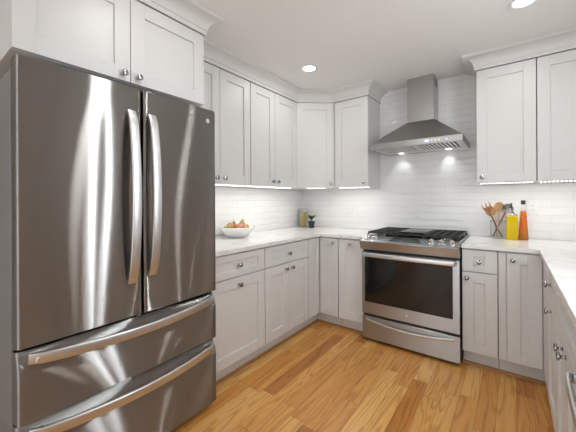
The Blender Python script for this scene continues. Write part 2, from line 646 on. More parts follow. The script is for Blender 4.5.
# oak shoe moulding along the toe kicks
bm = B()
qr = [(0, 0), (0.016, 0), (0.014, 0.008), (0.008, 0.014), (0, 0.016)]
prism(bm, [(0.557 + a, b) for a, b in qr], 'y', -2.0, -0.573)
prism(bm, [(-0.557 - a, b) for a, b in qr], 'x', 0.557, 1.094)
prism(bm, [(-0.557 - a, b) for a, b in qr], 'x', 1.866, 2.40)
prism(bm, [(2.40 - a, b) for a, b in qr], 'y', -1.88, -0.573)
struct('trim_6', bm, 'oak_edge')

# ------------------------------------------------------------------ cabinets
STILE, TH = 0.074, 0.020


def shaker(x0, x1, z0, z1, st=STILE, rl=None, y=0.0):
    """a five-piece front; its face at y - TH, its back at y"""
    rl = rl or st
    bm = B()
    st = min(st, (x1 - x0) * 0.42)
    bv = .0018
    box(bm, x0, x0 + st, y - TH, y, z0, z1, bv)
    box(bm, x1 - st, x1, y - TH, y, z0, z1, bv)
    box(bm, x0 + st - .001, x1 - st + .001, y - TH, y, z0, z0 + rl, bv)
    box(bm, x0 + st - .001, x1 - st + .001, y - TH, y, z1 - rl, z1, bv)
    box(bm, x0 + st - .004, x1 - st + .004, y - TH + .011, y - .002, z0 + rl - .004, z1 - rl + .004)
    return bm


def knob_bm(x, z, y):
    bm = B()
    lathe(bm, [(0, 0), (.0095, 0), (.0095, .002), (.006, .004), (.0055, .013), (.009, .017), (.0155, .019), (.0165, .022), (.0155, .026), (.010, .029), (0, .030)],
          (x, y, z), (0, -1, 0), 18)
    return bm


def cabinet(name, label, cat, loc, rz, w, depth, z0, z1, fronts, group, toe=False, body_poly=None):
    """local frame: x along the front, faces -y, carcass front at y=0; fronts: (kind, x0, x1, z0, z1, (knob x, knob z) or None)"""
    t = thing(name, label, cat, loc, rz, group)
    bm = B()
    g = .0008
    if body_poly:
        prism(bm, body_poly, 'z', z0, z1)
    else:
        box(bm, g, w - g, 0, depth, z0, z1, .001)
    obj('body', bm, 'white_paint', t)
    if toe:
        bm = B()
        box(bm, g, w - g, .055, depth - .02, 0.0, z0 - .0005)
        obj('toe_kick', bm, 'toe_paint', t)
    for kind, a, b, c, d, kn in fronts:
        if kind == 'filler':
            bm = B(); box(bm, a, b, -TH + .012, 0, c, d, .001)
            obj('filler_strip', bm, 'white_paint', t)
            continue
        f = obj(kind, shaker(a, b, c, d, STILE, .046 if kind in ('drawer', 'false_front') else None), 'white_paint', t)
        if kn:
            obj('knob', knob_bm(kn[0], kn[1], -TH), 'chrome', f)
    return t


ZB0, ZB1 = 0.117, 0.8825
DZ0, DZ1, PZ0, PZ1 = 0.713, 0.872, 0.119, 0.706   # drawer and door heights
LX, BY, RXF = 0.61, -0.61, 2.347                  # carcass fronts: left run, back run, right run
L, R_ = PI / 2, -PI / 2
GB, GU = 'white shaker base cabinets', 'white shaker wall cabinets'


def base_left(y0, y1, label, fronts):
    return cabinet('base_cabinet', label, 'cabinet', (LX, y0, 0), L, y1 - y0, 0.607, ZB0, ZB1, fronts, GB, True)


w = 0.548
base_left(-2.001, -1.453, 'white base cabinet next to the refrigerator, one drawer over a single wide door',
          [('drawer', .003, w - .003, DZ0, DZ1, (w / 2, .792)), ('door', .003, w - .003, PZ0, PZ1, (w / 2, .655))])
w = 0.614
base_left(-1.451, -0.837, 'white base cabinet with one drawer above a pair of doors, below the fruit bowl',
          [('drawer', .003, w - .003, DZ0, DZ1, (w / 2, .788)),
           ('door', .003, w / 2 - .0015, PZ0, PZ1, (w / 2 - .043, .662)),
           ('door', w / 2 + .0015, w - .003, PZ0, PZ1, (w / 2 + .043, .662))])
# corner cabinet with two door leaves meeting in the inner corner
t = thing('corner_base_cabinet', 'white corner base cabinet with two narrow door leaves meeting in the inner corner', 'cabinet', (0.003, -0.003, 0), 0, GB)
bm = B()
prism(bm, [(0, 0), (0, -.831), (LX - .003, -.831), (LX - .003, BY + .003), (.830, BY + .003), (.830, 0)], 'z', ZB0, ZB1)
obj('body', bm, 'white_paint', t)
bm = B()
prism(bm, [(.02, -.02), (.02, -.831), (.552, -.831), (.552, -.552), (.830, -.552), (.830, -.02)], 'z', 0, ZB0 - .0005)
obj('toe_kick', bm, 'toe_paint', t)
d = obj('door', shaker(.003, .199, PZ0, DZ1, .062, STILE), 'white_paint', t)
d.location = (LX - .003, -.831, 0); d.rotation_euler = (0, 0, L)
d = obj('door', shaker(.0245, .220, PZ0, DZ1, .062, STILE), 'white_paint', t)
d.location = (LX - .003, BY + .003, 0)
obj('knob', knob_bm(.176, .828, -TH), 'chrome', d)


def base_back(x0, x1, label, fronts, depth=.607):
    return cabinet('base_cabinet', label, 'cabinet', (x0, BY, 0), 0, x1 - x0, depth, ZB0, ZB1, fronts, GB, True)


w = .259
base_back(.836, 1.095, 'narrow white base cabinet with one full-height door, directly left of the range',
          [('door', .003, w - .003, PZ0, DZ1, (w / 2, .830))])
w = .222
base_back(1.864, 2.086, 'narrow white base cabinet with a small drawer over a door, directly right of the range',
          [('drawer', .003, w - .003, DZ0, DZ1, (w / 2, .788)), ('door', .003, w - .003, PZ0, PZ1, (.035, .664))])
t = cabinet('corner_base_cabinet', 'white corner base cabinet with one full-height door under the oil bottles', 'cabinet',
            (2.088, BY, 0), 0, .866, .607, ZB0, ZB1,
            [('filler', .001, .045, PZ0, DZ1, None), ('door', .049, .237, PZ0, DZ1, (.083, .824))], GB, True,
            body_poly=[(0, 0), (.257, 0), (.257, -.33), (.866, -.33), (.866, .607), (0, .607)])
bm = B(); box(bm, .257 - TH + .004, .257, -.33, -.022, PZ0, DZ1, .001)
obj('filler_strip', bm, 'white_paint', t)


def base_right(y0, y1, label, fronts):
    return cabinet('base_cabinet', label, 'cabinet', (RXF, y0, 0), R_, y0 - y1, 0.607, ZB0, ZB1, fronts, GB, True)


w = .418
base_right(-.942, -1.36, 'white base cabinet with one drawer over one door in the right-hand run, nearest the corner',
           [('drawer', .003, w - .003, DZ0, DZ1, (w / 2, .800)), ('door', .003, w - .003, PZ0, PZ1, (w - .19, .668))])
w = .576
base_right(-1.362, -1.938, 'white sink base cabinet with a false drawer front over two doors beside the dishwasher',
           [('false_front', .003, w - .003, DZ0, DZ1, None),
            ('door', .003, w / 2 - .0015, PZ0, PZ1, (w / 2 - .04, .655)),
            ('door', w / 2 + .0015, w - .003, PZ0, PZ1, (w / 2 + .04, .655))])

# dishwasher at the near end of the right run
t = thing('dishwasher', 'stainless dishwasher with a bowed bar handle at the near end of the right-hand run', 'dishwasher', (RXF, -1.941, 0), R_)
w = .60
bm = B(); box(bm, 0, w, .0, .57, .10, .878, .002); obj('body', bm, 'case_grey', t)
bm = B(); box(bm, 0, w, .06, .5, .0, .099); obj('toe_kick', bm, 'black_plastic', t)
bm = B(); box(bm, .002, w - .002, -.025, -.001, .115, .80, .004, 2); d = obj('door', bm, 'range_steel', t)
bm = B()
sweep(bm, [(.085, -.0245, .735), (.085, -.042, .735), (.095, -.052, .736), (.15, -.057, .737), (w / 2, -.061, .737), (w - .11, -.057, .737), (w - .058, -.052, .736), (w - .05, -.042, .735), (w - .05, -.0245, .735)], rrect(.012, .030, .005), (0, 0, 1))
obj('handle', bm, 'handle_steel', d)
bm = B(); box(bm, .002, w - .002, -.025, -.001, .804, .876, .003); obj('control_panel', bm, 'range_steel', t)

# countertops
bm = B()
prism(bm, [(0.001, -.001), (0.001, -2.0), (.648, -2.0), (.648, -.648), (1.096, -.648), (1.096, -.001)], 'z', .8835, .914, .002)
tag(obj('countertop', bm, 'quartz'), 'white quartz L-shaped countertop left of the range, under the fruit bowl', 'countertop', 'quartz countertops')
bm = B()
prism(bm, [(1.863, -.001), (1.863, -.648), (2.309, -.648), (2.309, -2.50), (2.955, -2.50), (2.955, -.001)], 'z', .8835, .914, .002)
tag(obj('countertop', bm, 'quartz'), 'white quartz countertop right of the range, under the oil bottles', 'countertop', 'quartz countertops')

# wall cabinets
UZ0, UZ1 = 1.379, ZD


def wall_cab(loc, rz, w, depth, z0, label, fronts):
    return cabinet('wall_cabinet', label, 'cabinet', loc, rz, w, depth, z0, UZ1 + .003, fronts, GU)


w = .912
cabinet('wall_cabinet', 'white two-door cabinet above the refrigerator', 'cabinet', (OFX - TH, -2.917, 0), L, w, OFX - TH - .002, 1.848, UZ1 + .003,
        [('door', .003, w / 2 - .0015, 1.850, UZ1, (w / 2 - .037, 1.885)), ('door', w / 2 + .0015, w - .003, 1.850, UZ1, (w / 2 + .037, 1.885))], GU)
w = .686
wall_cab((UX - TH, -1.984, 0), L, w, UX - TH - .002, UZ0, 'white two-door wall cabinet partly hidden by the refrigerator, above the fruit bowl',
         [('door', .003, w / 2 - .0015, UZ0, UZ1, (w / 2 - .04, UZ0 + .045)), ('door', w / 2 + .0015, w - .003, UZ0, UZ1, (w / 2 + .04, UZ0 + .045))])
w = .712
wall_cab((UX - TH, -1.296, 0), L, w, UX - TH - .002, UZ0, 'white two-door wall cabinet between the fruit bowl cabinet and the angled corner cabinet',
         [('door', .003, w * .47 - .0015, UZ0, UZ1, (w * .47 - .04, UZ0 + .045)), ('door', w * .47 + .0015, w - .003, UZ0, UZ1, (w * .47 + .04, UZ0 + .045))])
# angled corner cabinet
t = thing('corner_wall_cabinet', 'white angled corner wall cabinet with one door in the corner above the plant', 'cabinet', (0, 0, 0), 0, GU)
ca, cb_ = Vector((UX - TH, -.583)), Vector((.640, -UX + TH))
bm = B()
prism(bm, [(.002, -.002), (.002, -.583), (ca.x, ca.y), (cb_.x, cb_.y), (.640, -.002)], 'z', UZ0, UZ1 + .003)
obj('body', bm, 'white_paint', t)
dv = cb_ - ca
ln = dv.length
d = obj('door', shaker(.012, ln - .030, UZ0, UZ1, .066, STILE), 'white_paint', t)
d.location = (ca.x, ca.y, 0)
d.rotation_euler = (0, 0, math.atan2(dv.y, dv.x))
obj('knob', knob_bm(ln - .056, UZ0 + .042, -TH), 'chrome', d)
bm = B(); box(bm, ln - .028, ln - .012, -.012, .0, UZ0, UZ1, .001)
f = obj('filler_strip', bm, 'white_paint', t)
f.location = d.location; f.rotation_euler = d.rotation_euler

w = .377
wall_cab((.642, -UX + TH, 0), 0, w, UX - TH - .002, UZ0, 'white single-door wall cabinet directly left of the range hood',
         [('door', .006, w - .002, UZ0, UZ1, (w - .042, UZ0 + .042))])
w = .378
wall_cab((1.937, -UX + TH, 0), 0, w, UX - TH - .002, UZ0, 'white single-door wall cabinet directly right of the range hood',
         [('door', .002, w - .002, UZ0, UZ1, (.04, UZ0 + .042))])
w = .376
wall_cab((2.317, -UX + TH, 0), 0, w, UX - TH - .002, UZ0, 'white single-door wall cabinet second to the right of the range hood, at the frame edge',
         [('door', .002, w - .002, UZ0, UZ1, (w - .04, UZ0 + .042))])
w = .257
wall_cab((2.697, -UX + TH, 0), 0, w, UX - TH - .002, UZ0, 'white narrow wall cabinet in the far right corner outside the frame',
         [('door', .002, w - .002, UZ0, UZ1, None)])

# under-cabinet light strips
GL = 'under-cabinet light strips'


def led_strip(p0, p1, label, watts, direction=(0, 0, -1)):
    p0, p1 = Vector(p0), Vector(p1)
    d = p1 - p0
    n = Vector((d.y, -d.x)).normalized()
    mid = (p0 + p1) / 2
    ang = math.atan2(d.y, d.x)
    t = thing('light_strip', label, 'light', (mid.x, mid.y, UZ0), ang, GL)
    l = d.length / 2
    bm = B(); box(bm, -l, l, -.007, .007, -.005, -.0005, .001); obj('channel', bm, 'white_plastic', t)
    bm = B()
    k = int(2 * l / .022)
    for i in range(k):
        x = -l + (i + .5) * 2 * l / k
        box(bm, x - .006, x + .006, -.005, .005, -.0085, -.0045)
    obj('diode_row', bm, 'led_glow', t)
    a = area_light('strip_light', (mid.x, mid.y, UZ0 - .010), direction, .012, .012, watts, (1.0, .975, .94))
    a.data.size = 2 * l
    a.data.size_y = .012
    q = Vector(direction).to_track_quat('-Z', 'Y')
    # keep the light's long side along the strip
    z = -Vector(direction).normalized()
    x = Vector((d.x, d.y, 0)).normalized()
    y = z.cross(x).normalized()
    x = y.cross(z)
    mm = Matrix((x, y, z)).transposed()
    a.rotation_euler = mm.to_euler()
    return t


led_strip((.255, -1.97), (.255, -1.31), 'lit strip light under the two-door wall cabinet beside the refrigerator', 1.55)
led_strip((.255, -1.28), (.255, -.60), 'lit strip light under the two-door wall cabinet left of the corner', 1.62)
led_strip((.36, -.45), (.52, -.33), 'short lit strip light under the angled corner wall cabinet', 0.54)
led_strip((.66, -.255), (1.0, -.255), 'lit strip light under the wall cabinet left of the hood', 0.95)
led_strip((1.955, -.275), (2.30, -.275), 'lit strip light under the wall cabinet right of the hood', 0.95)
led_strip((2.33, -.275), (2.68, -.275), 'lit strip light under the second wall cabinet right of the hood', 0.95)

# ------------------------------------------------------------------ ceiling lights
CANS = [(.745, -.985, 'recessed ceiling light in front of the corner wall cabinets'),
        (2.228, -.965, 'recessed ceiling light cut by the top edge of the photo above the right-hand cabinets'),
        (1.15, -2.40, 'added recessed ceiling light over the refrigerator front, unseen'),  # unseen light, added to streak the fridge front
        (2.228, -2.12, 'added recessed ceiling light over the dishwasher end, unseen'),  # added out of view, positioned for a fridge door reflection
        (1.48, -4.2, 'added recessed ceiling light behind the camera, unseen')]  # extra unseen light added to the rear of the room
for x, y, lb in CANS:
    t = thing('recessed_light', lb, 'light', (x, y, CEIL), 0, 'recessed ceiling lights')
    bm = B(); lathe(bm, [(.052, -.0005), (.072, -.0005), (.073, -.004), (.068, -.007), (.055, -.005), (.052, -.003), (.052, -.0005)], n=32)
    obj('trim_ring', bm, 'white_plastic', t)
    bm = B(); lathe(bm, [(0, -.003), (.052, -.003), (.052, -.0008), (0, -.0008)], n=32)
    obj('diffuser', bm, 'lamp_glow', t)
    area_light('can_light', (x, y, CEIL - .009), (0, 0, -1), .10, .10, 2.8, (1.0, .985, .965), 'DISK')

# ------------------------------------------------------------------ refrigerator (built in world axes, Empty at its base)
FR = Vector((.36, -2.472, 0))
t = thing('refrigerator', 'stainless french-door refrigerator with two bottom freezer drawers', 'refrigerator', FR)
Y0, Y1, YM = -2.925, -2.012, -2.466


def fx(y):
    """the gentle bow of the fridge front"""
    s = (y - YM) / ((Y1 - Y0) / 2)
    return .742 - .010 * s * s


def fpart(name, bm, mat, parent=t, **k):
    o = obj(name, bm, mat, parent, **k)
    for v in o.data.vertices:
        v.co -= FR
    return o


def bowed(y0, y1, z0, z1, xb, rside=(.012, .012), topback=0.0, toph=0.06, botr=.004):
    """a bowed front panel: outline in plan swept up; top may curve back"""
    bm = B()
    n = 20
    ys = [y0 + (y1 - y0) * k / n for k in range(n + 1)]
    plan = []
    for y in ys:
        x = fx(y)
        for edge, r in ((y - y0, rside[0]), (y1 - y, rside[1])):
            if edge < r:
                q = 1 - edge / r
                x -= r * (1 - math.sqrt(max(0, 1 - q * q)))
        plan.append((x, y))
    # extra samples near the rounded ends
    ext = []
    for e, r, sgn in ((y0, rside[0], 1), (y1, rside[1], -1)):
        for q in (0, .1, .25, .5, .75):
            y = e + sgn * r * q
            qq = 1 - q
            ext.append((fx(y) - r * (1 - math.sqrt(max(0, 1 - qq * qq))), y))
    plan = sorted(set(plan + ext), key=lambda p: p[1])
    zs = [(z0, botr), (z0 + botr * .4, botr * .25), (z0 + botr, 0)]
    if topback > 0:
        for k in range(0, 11):
            a = k / 10
            zs.append((z1 - toph + toph * a, topback * a ** 1.8))
    else:
        zs += [(z1 - .004, 0), (z1 - .001, .001), (z1, .004)]
    rings = []
    for z, back in zs:
        rings.append([bm.verts.new((x - back, y, z)) for x, y in plan] + [bm.verts.new((xb, y1, z)), bm.verts.new((xb, y0, z))])
    fs = []
    k = len(rings[0])
    for A, Bq in zip(rings, rings[1:]):
        for j in range(k):
            fs.append(bm.faces.new((A[j], Bq[j], Bq[(j + 1) % k], A[(j + 1) % k])))
    fs.append(bm.faces.new(rings[0])); fs.append(bm.faces.new(rings[-1]))
    bmesh.ops.recalc_face_normals(bm, faces=fs)
    return bm


bm = B(); box(bm, .04, .632, Y0 + .004, Y1 - .004, .03, 1.765, .004); fpart('body', bm, 'case_grey')
bm = B(); box(bm, .633, .660, Y0 + .022, Y1 - .022, .05, 1.765); fpart('gasket', bm, 'gasket')
bm = B(); box(bm, .10, .64, Y0 + .03, Y1 - .03, .0, .028); fpart('base_grille', bm, 'black_plastic')
DTOP, DBOT = 1.785, .702


def door_handle(yc, zt, zb):
    bm = B()
    pts = []
    n = 22
    for k in range(n + 1):
        s = k / n
        z = zb + (zt - zb) * s
        q = math.sin(PI * s)
        x = fx(yc) + .006 + .052 * min(1, q ** .55)
        pts.append((x, yc, z))
    sweep(bm, pts, rrect(.042, .018, .006), (1, 0, 0))
    for zz in (zt - .035, zb + .035):
        box(bm, fx(yc) - .002, fx(yc) + .028, yc - .012, yc + .012, zz - .02, zz + .02, .004)
    return bm


d = fpart('door', bowed(Y0, YM - .004, DBOT, DTOP, .661, (.014, .012)), 'fridge_steel')
fpart('handle', door_handle(-2.522, 1.665, .865), 'handle_steel', d)
d2 = fpart('door', bowed(YM + .004, Y1, DBOT, DTOP, .661, (.012, .014)), 'fridge_steel')
fpart('handle', door_handle(-2.424, 1.665, .885), 'handle_steel', d2)
# round maker's badge in the upper right corner
bm = B()
bc = Vector((fx(-2.075) + .0005, -2.075, 1.715))
lathe(bm, [(0, 0), (.013, 0), (.013, .0015), (.0115, .0015), (.0115, .001), (0, .001)], bc, (1, .07, 0), 24)
box(bm, bc.x + .001, bc.x + .002, bc.y - .001, bc.y + .001, bc.z - .007, bc.z + .006)
box(bm, bc.x + .001, bc.x + .002, bc.y, bc.y + .006, bc.z - .007, bc.z - .005)
fpart('badge', bm, 'badge_grey', d2)


def drawer_handle(zc):
    bm = B()
    pts = []
    n = 24
    ya, yb = Y0 + .035, Y1 - .035
    for k in range(n + 1):
        s = k / n
        y = ya + (yb - ya) * s
        q = math.sin(PI * s)
        x = fx(y) + .000 + .056 * min(1, q ** .5)
        pts.append((x, y, zc - .012 * q))
    sweep(bm, pts, rrect(.016, .042, .006), (0, 0, 1))
    for yy in (ya + .03, yb - .03):
        box(bm, fx(yy) - .02, fx(yy) + .024, yy - .016, yy + .016, zc - .016, zc + .006, .004)
    return bm


d = fpart('drawer', bowed(Y0, Y1, .418, .683, .661, (.014, .014), .034, .085), 'fridge_steel')
fpart('handle', drawer_handle(.660), 'handle_steel', d)
d = fpart('drawer', bowed(Y0, Y1, .040, .403, .661, (.014, .014), .034, .085), 'fridge_steel')
fpart('handle', drawer_handle(.378), 'handle_steel', d)
for yy in (Y0 + .05, Y1 - .05):
    bm = B(); box(bm, .58, .70, yy - .03, yy + .03, 1.7655, 1.784, .004); fpart('hinge_cover', bm, 'case_grey')
for yy in (Y0 + .01,):
    bm = B(); box(bm, .63, .675, yy - .006, yy + .02, .690, .700, .001); fpart('hinge', bm, 'steel_dark')

# ------------------------------------------------------------------ range
RW = .758
t = thing('range', 'stainless slide-in gas range with a black oven window and front knobs', 'range', (1.101, -.03, 0))
# local: x 0..RW, y from 0 (back) to negative (front)
YF = -.625   # body front; door face at world y = -.665
bm = B(); box(bm, .002, RW - .002, YF, 0, .045, .895, .002); obj('body', bm, 'black_plastic', t)
for k, (x, y) in enumerate(((.04, YF + .05), (RW - .04, YF + .05), (.04, -.05), (RW - .04, -.05))):
    bm = B(); lathe(bm, [(0, 0), (.018, 0), (.018, .012), (.009, .016), (.009, .0445), (0, .0445)], (x, y, 0), n=14); obj('foot', bm, 'black_plastic', t)
# storage drawer with a bowed raised lip
DR0, DR1 = .030, .226
bm = B()
prism(bm, [(YF - .001, DR0), (YF - .030, DR0), (YF - .033, DR0 + .004), (YF - .033, DR1 - .004), (YF - .030, DR1), (YF - .001, DR1)], 'x', .002, RW - .002)
d = obj('drawer', bm, 'range_steel', t)
bm = B()
pts = []
for k in range(25):
    s = k / 24
    q = math.sin(PI * s)
    pts.append((.035 + (RW - .07) * s, YF - .036 - .018 * q ** .6, .200 - .030 * q))
sweep(bm, pts, rrect(.010, .020, .004), (0, 0, 1))
obj('handle', bm, 'handle_steel', d)
# oven door
OD0, OD1 = .250, .790
bm = B()
x0, x1 = .002, RW - .002
gx0, gx1, gz0, gz1 = .028, RW - .045, .352, .752
for a, b, c, e in ((x0, gx0, OD0, OD1), (gx1, x1, OD0, OD1), (gx0, gx1, OD0, gz0), (gx0, gx1, gz1, OD1)):
    box(bm, a, b, YF - .038, YF - .001, c, e)
bmesh.ops.remove_doubles(bm, verts=bm.verts, dist=.00005)
door = obj('oven_door', bm, 'range_steel', t, smooth=False)
bm = B(); box(bm, gx0 + .0005, gx1 - .0005, YF - .0375, YF - .030, gz0 + .0005, gz1 - .0005, .001); obj('window', bm, 'oven_glass', door)
bm = B()
pts = [(.028, YF - .036, .771), (.028, YF - .07, .771), (.036, YF - .082, .772), (.06, YF - .086, .773)]
pts += [(.06 + (RW - .12) * k / 12, YF - .086 - .010 * math.sin(PI * k / 12), .773) for k in range(1, 12)]
pts += [(RW - .06, YF - .086, .773), (RW - .036, YF - .082, .772), (RW - .028, YF - .07, .771), (RW - .028, YF - .036, .771)]
sweep(bm, pts, rrect(.014, .036, .006), (0, 0, 1))
obj('handle', bm, 'handle_steel', door)
bm = B(); lathe(bm, [(0, 0), (.011, 0), (.011, .0015), (.009, .002), (0, .002)], (RW / 2, YF - .038, .300), (0, -1, 0), 20); obj('badge', bm, 'badge_grey', door)
# control panel: upright nose below, sloped shelf with the knobs above
bm = B()
NOSE = YF - .085
prism(bm, [(YF + .02, .814), (YF - .060, .814), (YF - .066, .817), (NOSE + .002, .878), (NOSE, .884), (NOSE + .003, .889), (NOSE + .020, .894), (YF + .036, .922), (YF + .036, .896), (YF + .02, .896)], 'x', 0, RW)
cp = obj('control_panel', bm, 'range_steel', t)
SL0, SL1 = Vector((NOSE + .020, .894)), Vector((YF + .036, .922))
sl = (SL1 - SL0).normalized()
nrm = Vector((0, -sl.y, sl.x))
for x in (.062, .128, RW - .190, RW - .120, RW - .050):
    bm = B()
    p = Vector((x, SL0.x + sl.x * .036, SL0.y + sl.y * .036))
    lathe(bm, [(0, .0), (.021, .0), (.021, .004), (.0165, .008), (.0175, .026), (.0155, .030), (0, .031)], p, nrm, 20)
    # grip bar across the knob
    u = Vector((0, sl.x, sl.y))
    q0, q1 = p + nrm * .030 - u * .016, p + nrm * .030 + u * .016
    sweep(bm, [q0, q1], rrect(.008, .012, .002), nrm)
    obj('knob', bm, 'satin_knob', cp)
bm = B()
pa = [Vector((x, SL0.x + sl.x * s_2, SL0.y + sl.y * s_2)) + nrm * .0012 for x, s_2 in ((.235, .02), (RW - .265, .02), (RW - .30, .098), (.262, .098))]
pv = [bm.verts.new(p) for p in pa] + [bm.verts.new(p - nrm * .001) for p in pa]
fs = [bm.faces.new(pv[:4]), bm.faces.new(pv[4:][::-1])] + [bm.faces.new((pv[i], pv[i + 4], pv[(i + 1) % 4 + 4], pv[(i + 1) % 4])) for i in range(4)]
bmesh.ops.recalc_face_normals(bm, faces=fs)
disp = obj('display', bm, 'oven_glass', cp, smooth=False)
bm = B()
pa = [Vector((x, SL0.x + sl.x * s_2, SL0.y + sl.y * s_2)) + nrm * .0016 for x, s_2 in ((.34, .045), (.43, .045), (.43, .078), (.34, .078))]
bm.faces.new([bm.verts.new(p) for p in pa])
obj('clock_readout', bm, 'screen_glow', disp, smooth=False)
# cooktop
CT = .9225
bm = B()
box(bm, -.004, RW + .004, YF + .040, -.002, .9155, CT, .003, 2)
ck = obj('cooktop', bm, 'range_steel', t)
bm = B(); box(bm, .012, RW - .012, YF + .052, -.016, CT + .0002, CT + .003, .002); obj('burner_tray', bm, 'black_enamel', ck)
BZ = CT + .003
for x, y, r in ((.13, -.44, .046), (.13, -.17, .038), (RW / 2, -.30, .040), (RW - .13, -.44, .05), (RW - .13, -.17, .036)):
    bm = B()
    lathe(bm, [(0, 0), (r, 0), (r, .006), (r * .82, .010), (r * .80, .014), (0, .014)], (x, y, BZ), n=24)
    b_ = obj('burner', bm, 'chrome', ck)
    bm = B()
    lathe(bm, [(r * .78, .0142), (r * .86, .017), (r * .82, .021), (0, .022), (0, .0142)], (x, y, BZ), n=24)
    obj('burner_cap', bm, 'black_iron', b_)


def grate(x0, x1, y0, y1, nx, ny, middle=False):
    bm = B()
    z0, z1 = BZ + .016, BZ + .032
    wd = .009
    for x in (x0, x1):
        box(bm, x - wd / 2, x + wd / 2, y0, y1, z0, z1, .002)
    for y in (y0, y1):
        box(bm, x0, x1, y - wd / 2, y + wd / 2, z0, z1, .002)
    for i in range(1, nx + 1):
        x = x0 + (x1 - x0) * i / (nx + 1)
        box(bm, x - wd / 2, x + wd / 2, y0, y1, z0, z1, .002)
    for i in range(1, ny + 1):
        y = y0 + (y1 - y0) * i / (ny + 1)
        box(bm, x0, x1, y - wd / 2, y + wd / 2, z0, z1, .002)
    for x in (x0, x1):
        for y in (y0, y1, (y0 + y1) / 2):
            box(bm, x - .007, x + .007, y - .007, y + .007, BZ, z0 + .002, .002)
    return obj('grate', bm, 'black_iron', ck)


gy0, gy1 = YF + .065, -.032
grate(.022, .258, gy0, gy1, 3, 5)
grate(RW - .258, RW - .022, gy0, gy1, 3, 5)
grate(.270, RW - .270, gy0, gy1, 1, 2)
bm = B()
box(bm, .276, RW - .276, gy0 + .06, gy1 - .06, BZ + .0325, BZ + .039, .003, 2)
obj('griddle', bm, 'black_enamel', ck)
bm = B()
box(bm, .02, RW - .02, -.014, -.003, CT, CT + .012, .002)
obj('back_vent', bm, 'range_steel', ck)

# ------------------------------------------------------------------ range hood
HX, HW, HD = 1.480, .762, .500
t = thing('range_hood', 'stainless chimney range hood with a pyramid canopy and lit underside', 'hood', (HX, -.001, 1.710))
zl, zt, zc = 0.0, .052, .275
cwid, cd = .232, .198
hw = HW / 2
# canopy (sloped pyramid)
bm = B()
b4 = [(-hw + .004, 0, zt + .0005), (hw - .004, 0, zt + .0005), (hw - .004, -HD + .004, zt + .0005), (-hw + .004, -HD + .004, zt + .0005)]
t4 = [(-cwid / 2 - .004, 0, zc), (cwid / 2 + .004, 0, zc), (cwid / 2 + .004, -cd - .004, zc), (-cwid / 2 - .004, -cd - .004, zc)]
bv = [bm.verts.new(p) for p in b4]; tv = [bm.verts.new(p) for p in t4]
fs = [bm.faces.new(bv), bm.faces.new(tv)] + [bm.faces.new((bv[i], tv[i], tv[(i + 1) % 4], bv[(i + 1) % 4])) for i in range(4)]
bmesh.ops.recalc_face_normals(bm, faces=fs)
obj('canopy', bm, 'hood_steel', t, smooth=False)
# lip: a hollow band round the bottom
bm = B()
th = .010
box(bm, -hw, hw, -HD, -HD + th, zl, zt, .0015)
box(bm, -hw, -hw + th, -HD + th, 0, zl, zt, .0015)
box(bm, hw - th, hw, -HD + th, 0, zl, zt, .0015)
box(bm, -hw + th, hw - th, -th, 0, zl, zt, .0015)
lip = obj('lip', bm, 'hood_steel', t)
bm = B()
for k in range(5):
    lathe(bm, [(0, 0), (.006, 0), (.006, .003), (0, .0035)], (.10 + .028 * k, -HD, .026), (0, -1, 0), 14)
obj('button_row', bm, 'hood_bright', lip)
bm = B(); box(bm, .105, .135, -HD - .0012, -HD - .0002, .016, .036); obj('indicator_light', bm, 'blue_glow', lip, smooth=False)
bm = B(); box(bm, .262, .272, -HD - .0012, -HD - .0002, .020, .030); obj('indicator_light', bm, 'blue_glow', lip, smooth=False)
# underside tray
bm = B()
uz = .006
box(bm, -hw + th, hw - th, -HD + th, -HD + .035, uz, uz + .006)
box(bm, -hw + th, hw - th, -.11, -th, uz, uz + .006)
box(bm, -hw + th, -hw + .035, -HD + .035, -.11, uz, uz + .006)
box(bm, hw - .035, hw - th, -HD + .035, -.11, uz, uz + .006)
obj('underside_tray', bm, 'hood_bright', t)
for xa, xb in ((-hw + .036, -.002), (.002, hw - .036)):
    bm = B()
    n = 11
    ww = (xb - xa)
    for k in range(n):
        x = xa + ww * (k + .5) / n
        box(bm, x - ww / n * .27, x + ww / n * .27, -HD + .050, -.126, uz - .001, uz + .004, .0015)
    box(bm, xa, xb, -HD + .036, -HD + .050, uz - .001, uz + .004)
    box(bm, xa, xb, -.126, -.112, uz - .001, uz + .004)
    box(bm, xa, xa + .008, -HD + .036, -.112, uz - .001, uz + .004)
    box(bm, xb - .008, xb, -HD + .036, -.112, uz - .001, uz + .004)
    obj('baffle_filter', bm, 'hood_bright', t)
bm = B(); box(bm, -hw + .036, hw - .036, -HD + .036, -.112, uz + .022, uz + .024); obj('filter_back', bm, 'slot_dark', t)
for x in (-.215, .215):
    bm = B()
    lathe(bm, [(0, 0), (.026, 0), (.026, -.003), (.0, -.004)], (x, -.062, uz), n=20)
    obj('lamp', bm, 'hood_glow', t)
    sp = bpy.data.lights.new('hood_spot', 'SPOT')
    sp.energy = 1.3; sp.spot_size = math.radians(95); sp.spot_blend = .7; sp.shadow_soft_size = .022; sp.color = (.93, .97, 1.0)
    so = bpy.data.objects.new('hood_spot', sp); COL.objects.link(so)
    so.location = (HX + x, -.063, 1.710 + uz - .010)
    so.rotation_euler = Vector((0, .12, -1)).to_track_quat('-Z', 'Y').to_euler()
# chimney
bm = B(); box(bm, -cwid / 2, cwid / 2, -cd, 0, zc + .0005, CEIL - 1.710 - .001, .001); ch = obj('chimney', bm, 'hood_steel', t)
bm = B()
for k in range(5):
    z = .60 + k * .014
    box(bm, cwid / 2 - .001, cwid / 2 + .0008, -cd + .055, -.055, z, z + .006)
obj('vent_slots', bm, 'slot_dark', ch, smooth=False)

# ------------------------------------------------------------------ outlets


